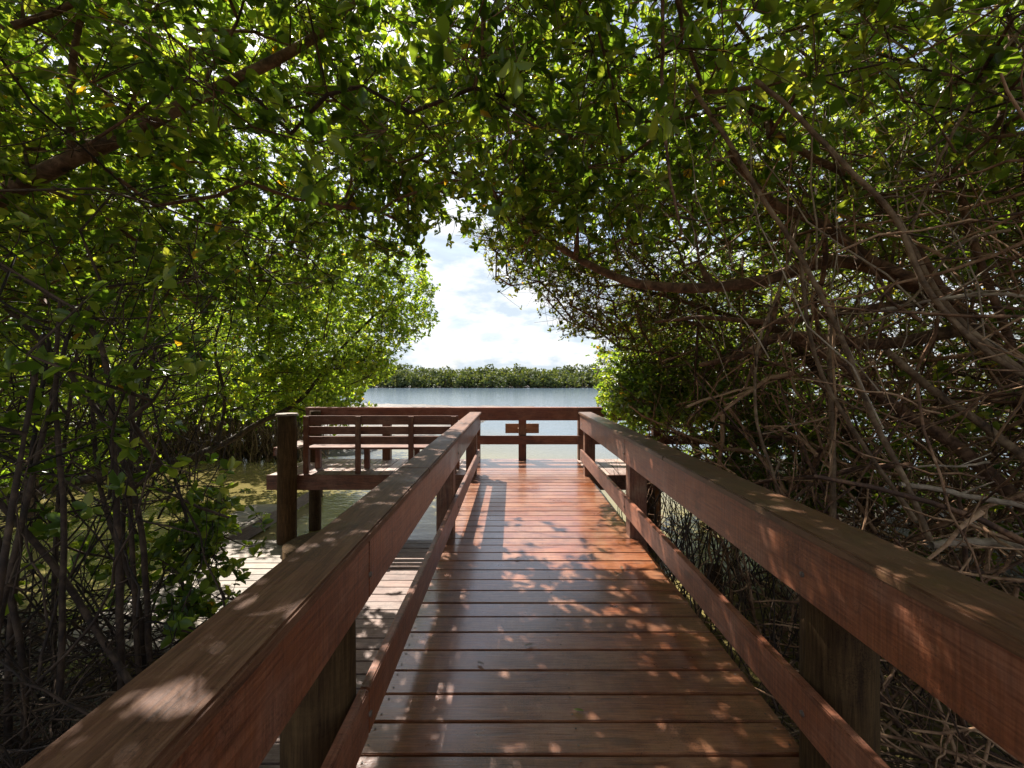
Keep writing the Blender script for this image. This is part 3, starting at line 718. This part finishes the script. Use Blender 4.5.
# low leafy shrub at the dock edge
r = nr(17)
p = np.vstack([ellipsoid_pts(r, P(205, 535, 3.9), (0.40, 0.45, 0.38), 46, 0), ellipsoid_pts(r, P(205, 605, 3.5), (0.26, .25, .16), 16, 0), ellipsoid_pts(r, P(145, 540, 4.0), (0.65, .5, .75), 26, 0)])
st = smooth_path([P(140, 720, 3.9), P(145, 640, 3.9), P(165, 570, 3.9)], 5)
tree('mangrove_shrub', 'young leafy shoots overhanging the edge of the grey dock', 'shrub', P(140, 720, 3.9), [st], p, 27, leaf='leaf_dark', per_term=3, spread=0.11, llen=0.10, bark='bark_dark', limb_rad=[(0.014, 0.008)], lit=False)

# ---- root / branch tangles
def tangle(name, label, cat, seed, n, xr, yr, zr, rad, length, dirf, mat, sag=0.15, kind=None, ok=None):
    r = nr(seed); T = Tubes(); k = 0
    while k < n:
        c = np.array([r.uniform(*xr), r.uniform(*yr), r.uniform(*zr)])
        L = r.uniform(*length); d = dirf(r, c); d = d / np.linalg.norm(d)
        side = np.cross(d, r.normal(0, 1, 3)); side /= np.linalg.norm(side)
        m = 9
        t = np.linspace(-.5, .5, m)[:, None]
        pth = c + d * L * t + side * (0.25 - t ** 2) * L * r.uniform(0, sag * 3)
        pth = knotty(pth, r, 0.04 * L)
        pth[:, 2] = np.maximum(pth[:, 2], -1.6)
        x, y, z = pth.T
        if over_walk(pth).any() or (name != 'x' and dock_side(pth).any()) or open_view(pth).any() or too_near(pth).any(): k += 0.1; continue
        if ((x < -0.9) & (x > np.where(y > 4.2, -4.8, -2.8)) & (y < 7.5) & (z < -1.06) & (y > -1)).any() and xr[1] < 0: k += .1; continue
        if ok is not None and not ok(pth): k += .1; continue
        r0 = r.uniform(*rad) ** 1.0; 
        T.add(pth, np.linspace(r0, r0 * 0.4, m), 5 if r0 > .01 else 4)
        for _ in range(2):
            j = r.integers(2, 7); dd = d * r.choice([1.0, .6]) + r.normal(0, .55, 3); dd /= np.linalg.norm(dd); Lf = L * r.uniform(.2, .45)
            fk = knotty(pth[j] + dd * np.linspace(0, Lf, 6)[:, None], r, .05 * Lf)
            if over_walk(fk).any() or open_view(fk).any() or dock_side(fk).any() or too_near(fk).any(): continue
            T.add(fk, np.linspace(r0 * .6, r0 * .2, 6), 4)
        k += 1
    o = T.build(name, mat); tag(o, label, cat, kind=kind or 'stuff'); return o

right_dir = lambda r, c: np.array([r.normal(-0.5, .6), r.normal(0.1, .5), r.normal(0.15, .75)])
tangle('branch_tangle', 'dense tangle of brown mangrove branches and roots right of the walkway', 'branches', 71, 780, (1.9, 7.5), (1.3, 8.5), (-1.3, 3.6), (0.004, 0.016), (0.5, 2.4), right_dir, M['bark_warm_lit'],
       ok=lambda p: (p[:, 0] > 1.45).all())
tangle('root_tangle', 'greyer dry roots and sticks crossing in the right thicket', 'roots', 72, 300, (2.0, 6.5), (1.5, 8.0), (-1.4, 2.2), (0.006, 0.032), (0.8, 3.0), right_dir, M['bark_warm_lit'],
       ok=lambda p: (p[:, 0] > 1.5).all())
vert = lambda r, c: np.array([r.normal(0, .3), r.normal(0, .3), 1.0])
tangle('root_tangle', 'thin upright prop roots standing in the water beside the right railing', 'roots', 73, 190, (1.5, 3.4), (3.2, 8.0), (-1.3, 0.1), (0.005, 0.013), (0.8, 1.9), vert, M['bark_dark'],
       ok=lambda p: (p[:, 0] > 1.42).all())
ldir = lambda r, c: np.array([r.normal(0.1, .5), r.normal(0, .35), r.normal(0.8, .6)])
tangle('root_tangle', 'dark mass of upright stems and roots on the near left bank', 'roots', 74, 300, (-6.5, -2.0), (1.6, 4.6), (-1.3, 1.6), (0.004, 0.013), (0.6, 2.2), ldir, M['bark_dark'],
       ok=lambda p: (p[:, 0] < -1.45).all() and not ((p[:, 2] < -0.9) & (p[:, 0] > -2.3)).any())
tangle('root_tangle', 'low dark heap of dry roots and twigs spilling onto the dock edge', 'roots', 79, 420, (-4.7, -2.3), (1.5, 3.9), (-1.05, -0.1), (0.004, 0.011), (0.4, 1.5), lambda r, c: np.array([r.normal(0.3, .7), r.normal(0, .6), r.normal(0.25, .4)]), M['bark_dark'], ok=lambda p: (p[:, 0] < -1.3).all())
hor = lambda r, c: np.array([r.normal(0, 1), r.normal(0, .7), r.normal(0, .25)])
tangle('fallen_sticks', 'litter of pale and dark sticks lying on the mud right of the walkway', 'sticks', 75, 520, (1.7, 5.5), (0.6, 4.5), (-1.3, -0.85), (0.004, 0.014), (0.3, 1.3), hor, M['bark_grey'],
       ok=lambda p: (p[:, 0] > 1.42).all())
tangle('fallen_sticks', 'litter of dark sticks lying on the mud of the near left bank', 'sticks', 76, 260, (-6.0, -1.8), (1.0, 3.6), (-1.0, -0.7), (0.004, 0.010), (0.3, 1.2), hor, M['bark_grey'],
       ok=lambda p: (p[:, 0] < -1.2).all())
tangle('root_tangle', 'pale prop roots along the far left shoreline', 'roots', 77, 700, (-14.5, -7.2), (15.6, 17.2), (-1.3, -0.2), (0.012, 0.03), (0.8, 1.8), vert, M['bark_grey'])
tangle('branch_tangle', 'fine dark twigs criss-crossing among the left leaves', 'branches', 78, 170, (-7.0, -1.6), (2.4, 7.0), (0.4, 3.4), (0.004, 0.012), (0.8, 2.6), lambda r, c: np.array([r.normal(0.6, .6), r.normal(0, .5), r.normal(0.3, .5)]), M['bark_dark'],
       ok=lambda p: (p[:, 0] < -1.3).all())

tangle('hanging_vines', 'long fine pale stems trailing down through the upper right crown', 'vines', 88, 60, (0.6, 5.0), (2.6, 5.0), (2.2, 4.4), (0.004, 0.009), (1.2, 2.8), lambda r, c: np.array([r.normal(-0.45, .4), r.normal(0, .25), 1.0]), M['bark_pale'])
# ---- individual traced stems and limbs on the right (pixels measured on the photo, each at its own distance)
vines = [
 ('long reddish root hanging straight down in front of the canopy', [(662, -30, 2.6), (661, 60, 2.6), (664, 130, 2.6), (672, 190, 2.65), (682, 235, 2.7)], (0.012, 0.008), 'bark_red'),
 ('pale curved stem arching down from the upper right leaves past the limb', [(690, 85, 2.9), (720, 130, 2.9), (760, 195, 2.95), (800, 255, 3.0), (840, 335, 3.0), (875, 420, 3.0), (905, 480, 3.0), (930, 540, 3.0)], (0.014, 0.019), 'bark_grey'),
 ('straight brown stem running diagonally from top centre to the right thicket', [(755, 80, 2.6), (800, 118, 2.6), (850, 170, 2.6), (895, 215, 2.6), (930, 290, 2.6), (985, 350, 2.55), (1040, 385, 2.5)], (0.013, 0.017), 'bark_grey'),
 ('thin bent stem rising toward the upper right corner', [(1030, 20, 2.5), (985, 80, 2.55), (950, 140, 2.6), (925, 195, 2.7), (910, 235, 2.75)], (0.012, 0.006), 'bark_grey'),
 ('bowed stem looping down to the right cap rail', [(800, 215, 3.6), (780, 290, 3.6), (758, 350, 3.6), (757, 420, 3.6), (772, 470, 3.6), (785, 520, 3.6)], (0.011, 0.013), 'bark_grey'),
 ('stout stem sloping down beside the bowed one', [(800, 250, 3.3), (808, 330, 3.3), (830, 390, 3.3), (860, 440, 3.3), (895, 490, 3.3), (915, 520, 3.3)], (0.013, 0.018), 'bark_grey'),
 ('brown trunk slanting through the middle of the right thicket', [(800, 340, 4.4), (850, 370, 4.4), (900, 410, 4.3), (960, 450, 4.2), (1060, 540, 4.0)], (0.05, 0.07), 'bark_red'),
 ('dark upright stem in the right thicket', [(832, 300, 4.0), (829, 360, 4.0), (831, 430, 4.0), (833, 500, 4.0), (832, 560, 4.0)], (0.02, 0.028), 'bark_grey'),
 ('thick shaded limb reaching left from the right thicket', [(960, 330, 4.8), (880, 345, 4.9), (790, 335, 5.2), (740, 355, 5.5), (700, 365, 5.8)], (0.075, 0.03), 'bark_red'),
 ('shaded limb running level under the long arching limb', [(940, 300, 4.6), (860, 310, 4.8), (780, 322, 5.1), (700, 318, 5.4), (655, 322, 5.6)], (0.05, 0.018), 'bark_red'),
 ('dark limb crossing the upper right crown', [(730, 150, 3.9), (770, 200, 4.0), (820, 225, 4.1), (880, 265, 4.3), (960, 300, 4.3)], (0.03, 0.06), 'bark_red'),
 ('pale root forking near the right edge', [(880, 310, 3.2), (930, 300, 3.1), (985, 293, 3.0), (1040, 300, 2.9)], (0.013, 0.011), 'bark_pale'),
 ('grey root rising left of the pale fork', [(850, 330, 3.1), (905, 305, 3.1), (960, 245, 3.0), (1010, 230, 2.9)], (0.008, 0.012), 'bark_grey'),
 ('slender grey stem leaning across the far right thicket', [(905, 235, 3.1), (935, 290, 3.1), (975, 335, 3.0), (1030, 378, 2.9)], (0.018, 0.024), 'bark_grey'),
 ('long brown root sweeping to the lower right', [(885, 350, 3.7), (940, 395, 3.6), (990, 430, 3.5), (1040, 470, 3.4)], (0.028, 0.036), 'bark_grey'),
]
for lab, pts, (ra, rb), mt in vines:
    path = smooth_path([P(*q) for q in pts], 7)
    rr_ = nr(abs(len(lab) * 7 + int(pts[0][0]))); path = knotty(path, rr_, 0.012)
    T = Tubes(); T.add(path, np.linspace(ra, rb, len(path)), 8)
    # a few side twigs so the stem is no plain wire
    for q in range(3 + len(pts)):
        j = rr_.integers(2, len(path) - 2); d = rr_.normal(0, 1, 3); d /= np.linalg.norm(d); Lh = rr_.uniform(.12, .45)
        a = path[j]; T.add(knotty(np.linspace(a, a + d * Lh, 6), rr_, .02), np.linspace(min(ra, .008), .002, 6), 4)
    tag(T.build('hanging_root' if ra < .02 else 'limb', M[mt]), lab, 'root' if ra < .02 else 'branch', 'stems and limbs crossing on the right')
logs = [
 ('mottled pale fallen branch lying at the far right just above the cap rail', [(900, 484, 3.0), (940, 488, 3.0), (985, 497, 2.9), (1040, 512, 2.8)], .020),
 ('pale broken branch lying lowest at the right edge', [(930, 545, 2.7), (975, 540, 2.7), (1010, 546, 2.6), (1050, 556, 2.5)], .028),
 ('thin pale stick lying level in the right thicket', [(905, 470, 3.2), (955, 466, 3.1), (990, 462, 3.0)], .009)]
for lab, pts, ra in logs:
    path = knotty(smooth_path([P(*q) for q in pts], 6), nr(int(pts[0][1])), 0.02); T = Tubes(); T.add(path, np.linspace(ra * .8, ra, len(path)), 9)
    r2 = nr(3); a = path[len(path) // 2]
    T.add(np.linspace(a, a + np.array([.18, -.05, .10]), 5), np.linspace(ra * .5, .004, 5), 6)
    tag(T.build('fallen_branch', M['bark_pale']), lab, 'branch')

# left traced stems
lst = [
 ('dark slanting stem rising left to right across the left thicket', [(-20, 480, 2.6), (30, 540, 2.7), (90, 620, 2.8), (140, 700, 2.8)], (.016, .02)),
 ('dark stem bending over from the far left toward the water', [(-20, 255, 2.9), (40, 290, 2.9), (95, 335, 2.9), (110, 400, 2.9), (118, 520, 2.9), (122, 700, 2.9)], (.012, .022)),
 ('dark stem falling steeply beside the bent one', [(-15, 290, 3.2), (50, 350, 3.2), (110, 430, 3.2), (140, 520, 3.2), (150, 660, 3.2)], (.014, .02)),
 ('slim dark upright stem nearest the left edge', [(62, 300, 2.7), (58, 400, 2.7), (66, 520, 2.7), (60, 700, 2.7)], (.010, .018)),
 ('thin dark twig line running level at the left', [(-10, 322, 3.0), (60, 320, 3.0), (140, 318, 3.1), (230, 310, 3.3)], (.008, .004))]
for lab, pts, (ra, rb) in lst:
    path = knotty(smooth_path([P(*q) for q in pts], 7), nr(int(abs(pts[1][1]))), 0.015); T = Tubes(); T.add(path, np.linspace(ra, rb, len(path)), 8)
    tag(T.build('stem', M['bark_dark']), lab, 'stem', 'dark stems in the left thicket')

# leaf litter on mud
def litter(label, seed, n, xr, yr):
    r = nr(seed); x = r.uniform(*xr, n); y = r.uniform(*yr, n); z = ground_h(x, y)
    k = z > WATER - 0.02; x, y, z = x[k], y[k], z[k] + r.uniform(0.004, 0.03, k.sum())
    n = len(x); D = r.normal(0, 1, (n, 3)); D[:, 2] *= .25; N = np.array([0, 0, 1.0]) + r.normal(0, .35, (n, 3))
    tag(leaf_mesh('leaf_litter', np.stack([x, y, z], 1), D, N, r.uniform(.05, .10, n), M['litter']), label, 'dead leaves', kind='stuff')
litter('brown dead leaves covering the mud right of the walkway', 81, 14000, (0.9, 7), (0.2, 9))
litter('brown dead leaves covering the mud left of the walkway', 82, 7000, (-7, -1.2), (0.2, 7))

# green undergrowth on the left bank
r = nr(83); n = 16000; x = r.uniform(-19, -9, n); y = r.uniform(9, 17, n); z = ground_h(x, y); k = z > WATER; x, y, z = x[k], y[k], z[k]; n = len(x)
D = np.stack([r.normal(0, .5, n), r.normal(0, .5, n), r.uniform(.5, 1, n)], 1)
tag(leaf_mesh('undergrowth', np.stack([x, y, z + r.uniform(0, .5, n)], 1), D, r.normal(0, 1, (n, 3)), r.uniform(.12, .3, n), M['leaf_bright'], width=.7), 'low bright green undergrowth on the left bank', 'undergrowth', kind='stuff')

# fallen leaves on the deck (things)
for k, (px, py, lab) in enumerate([(573, 711, 'yellow-green fallen leaf on the near planks'), (622, 571, 'pale curled leaf on the planks near the right edge'),
                                  (535, 645, 'small brown leaf in the middle of the deck'), (477, 663, 'tiny dark leaf left of the deck centre'), (514, 560, 'brown leaf speck farther along the deck')]):
    Yd = F * EYE / (py - HY); X = (px - CX) * Yd / F; r = nr(90 + k)
    D = r.normal(0, 1, (1, 3)); D[:, 2] = .1
    o = leaf_mesh('fallen_leaf', np.array([[X, Yd, 0.010]]), D, np.array([[0, 0.1, 1.0]]), [0.055 + .01 * k % .03], M['leaf_bright' if k == 0 else 'litter'])
    tag(o, lab, 'leaf', 'fallen leaves on the deck')
# loose leaf on the left cap
for k, (px, py) in enumerate([(347, 537), (333, 560)]):
    pass

# ---- distant mangrove shore
r = nr(99); Cs = []; Ds = []; Ns = []; Ls = []
T = Tubes()
for row, (Y0, hh) in enumerate(((133, 4.6), (136, 5.6), (140, 6.4), (145, 7.4))):
    x = -75
    while x < 85:
        rx = r.uniform(1.5, 4.2); h = hh * r.uniform(.86, 1.10) * (1 + .06 * math.sin(x * .21 + row))
        c = np.array([x, Y0 + r.uniform(-1.5, 1.5), WATER + h - 2.2]); 
        for sub in range(4):
            cc = c + np.array([r.uniform(-1.2, 1.2), r.uniform(-.8, .8), -sub * 1.25 + r.uniform(-.4, .4)])
            if cc[2] < WATER + 0.6: continue
            q = ellipsoid_pts(r, cc, (rx * .7, 1.6, 1.35 * r.uniform(.7, 1.3)), 80, .5)
            q = q[q[:, 2] > WATER + .25]
            Cs.append(q); nrm = q - cc; nrm /= np.linalg.norm(nrm, axis=1, keepdims=True)
            Ds.append(r.normal(0, 1, q.shape) + np.array([0, 0, .4])); Ns.append(nrm + r.normal(0, .4, q.shape)); Ls.append(r.uniform(.45, .95, len(q)))
        x += rx * .8
        for s_ in range(1):
            xx = x + r.uniform(-1.5, 1.5); yb = Y0 - .8
            T.add([(xx, yb, WATER - .1), (xx + r.uniform(-.4, .4), yb + .5, WATER + h * .6)], [.07, .05], 4)
o = leaf_mesh('distant_mangroves', np.concatenate(Cs), np.concatenate(Ds), np.concatenate(Ns), np.concatenate(Ls), M['leaf_far'], width=1.5)
tag(o, 'low green mangrove shore across the open water on the horizon', 'mangrove shore', kind='stuff')
o = T.build('distant_stems', M['bark_grey']); tag(o, 'pale stems along the foot of the far mangrove shore', 'stems', kind='stuff')
me = bpy.data.meshes.new('far_shore'); me.from_pydata([(-90, 134, WATER + .02), (100, 134, WATER + .02), (100, 170, WATER + .3), (-90, 170, WATER + .3)], [], [(0, 1, 2, 3)]); me.materials.append(M['mud'])
o = bpy.data.objects.new('far_shore', me); COL.objects.link(o); tag(o, kind='structure')

# ================================================================== LIGHT, SKY, CAMERA
sd = Vector((-0.43, 0.66, 1.0)).normalized()
elev = math.asin(sd.z); az = math.atan2(sd.x, sd.y)
W = bpy.data.worlds.new('World'); S.world = W; W.use_nodes = True; nt = W.node_tree; nt.nodes.clear()
sky = nd(nt, 'ShaderNodeTexSky'); sky.sky_type = 'NISHITA'; sky.sun_disc = False; sky.sun_elevation = elev; sky.sun_rotation = az; sky.air_density = 1.0; sky.dust_density = 2.0
tc = nd(nt, 'ShaderNodeTexCoord')
sp = nd(nt, 'ShaderNodeSeparateXYZ'); lk(nt, tc.outputs['Generated'], sp.inputs[0])
mp = nd(nt, 'ShaderNodeMapping'); mp.inputs['Scale'].default_value = (1, 1, 2.6); lk(nt, tc.outputs['Generated'], mp.inputs[0])
n1 = nd(nt, 'ShaderNodeTexNoise', Scale=3.2, Detail=8.0, Roughness=0.55, Distortion=0.3); lk(nt, mp.outputs[0], n1.inputs[0])
cm = nd(nt, 'ShaderNodeMapRange'); cm.inputs[1].default_value = 0.40; cm.inputs[2].default_value = 0.58
low = nd(nt, 'ShaderNodeMapRange'); low.inputs[1].default_value = 0.34; low.inputs[2].default_value = 0.05; low.inputs[3].default_value = -0.02; low.inputs[4].default_value = 0.12; lk(nt, sp.outputs[2], low.inputs[0])
lk(nt, math_(nt, 'ADD', n1.outputs[0], low.outputs[0]), cm.inputs[0])
n2 = nd(nt, 'ShaderNodeTexNoise', Scale=9.0, Detail=6.0, Roughness=0.6); lk(nt, mp.outputs[0], n2.inputs[0])
cc = ramp(nt, [(0.40, (3.7, 4.3, 4.9)), (0.58, (6.0, 6.1, 6.1))], n2.outputs[0]).outputs[0]
mixed = mixc(nt, math_(nt, 'MULTIPLY', cm.outputs[0], 0.93), sky.outputs[0], cc)
bg = nd(nt, 'ShaderNodeBackground'); bg.inputs[1].default_value = 0.08; lk(nt, mixed, bg.inputs[0])
ow = nd(nt, 'ShaderNodeOutputWorld'); lk(nt, bg.outputs[0], ow.inputs[0])

sl = bpy.data.lights.new('sun', 'SUN'); sl.energy = 5.0; sl.angle = R(0.4); sl.color = (1.0, 0.95, 0.86)
so = bpy.data.objects.new('sun', sl); COL.objects.link(so); so.rotation_euler = sd.to_track_quat('Z', 'Y').to_euler(); so.location = (0, 0, 20)

cam = bpy.data.cameras.new('camera'); cam.sensor_width = 36; cam.lens = 36 * F / 1024; cam.clip_end = 8000; cam.clip_start = 0.05
cam.shift_x = -(CX - 512) / 1024; cam.shift_y = (HY - 384) / 1024
co = bpy.data.objects.new('camera', cam); COL.objects.link(co); co.location = (0, 0, EYE); co.rotation_euler = (R(90), 0, 0)
S.camera = co
S.view_settings.view_transform = 'Standard'; S.view_settings.look = 'None'; S.view_settings.gamma = 1.0; S.view_settings.exposure = 1.28
S.render.engine = 'CYCLES'
S.cycles.max_bounces = 6; S.cycles.transmission_bounces = 2; S.cycles.glossy_bounces = 2; S.cycles.diffuse_bounces = 4
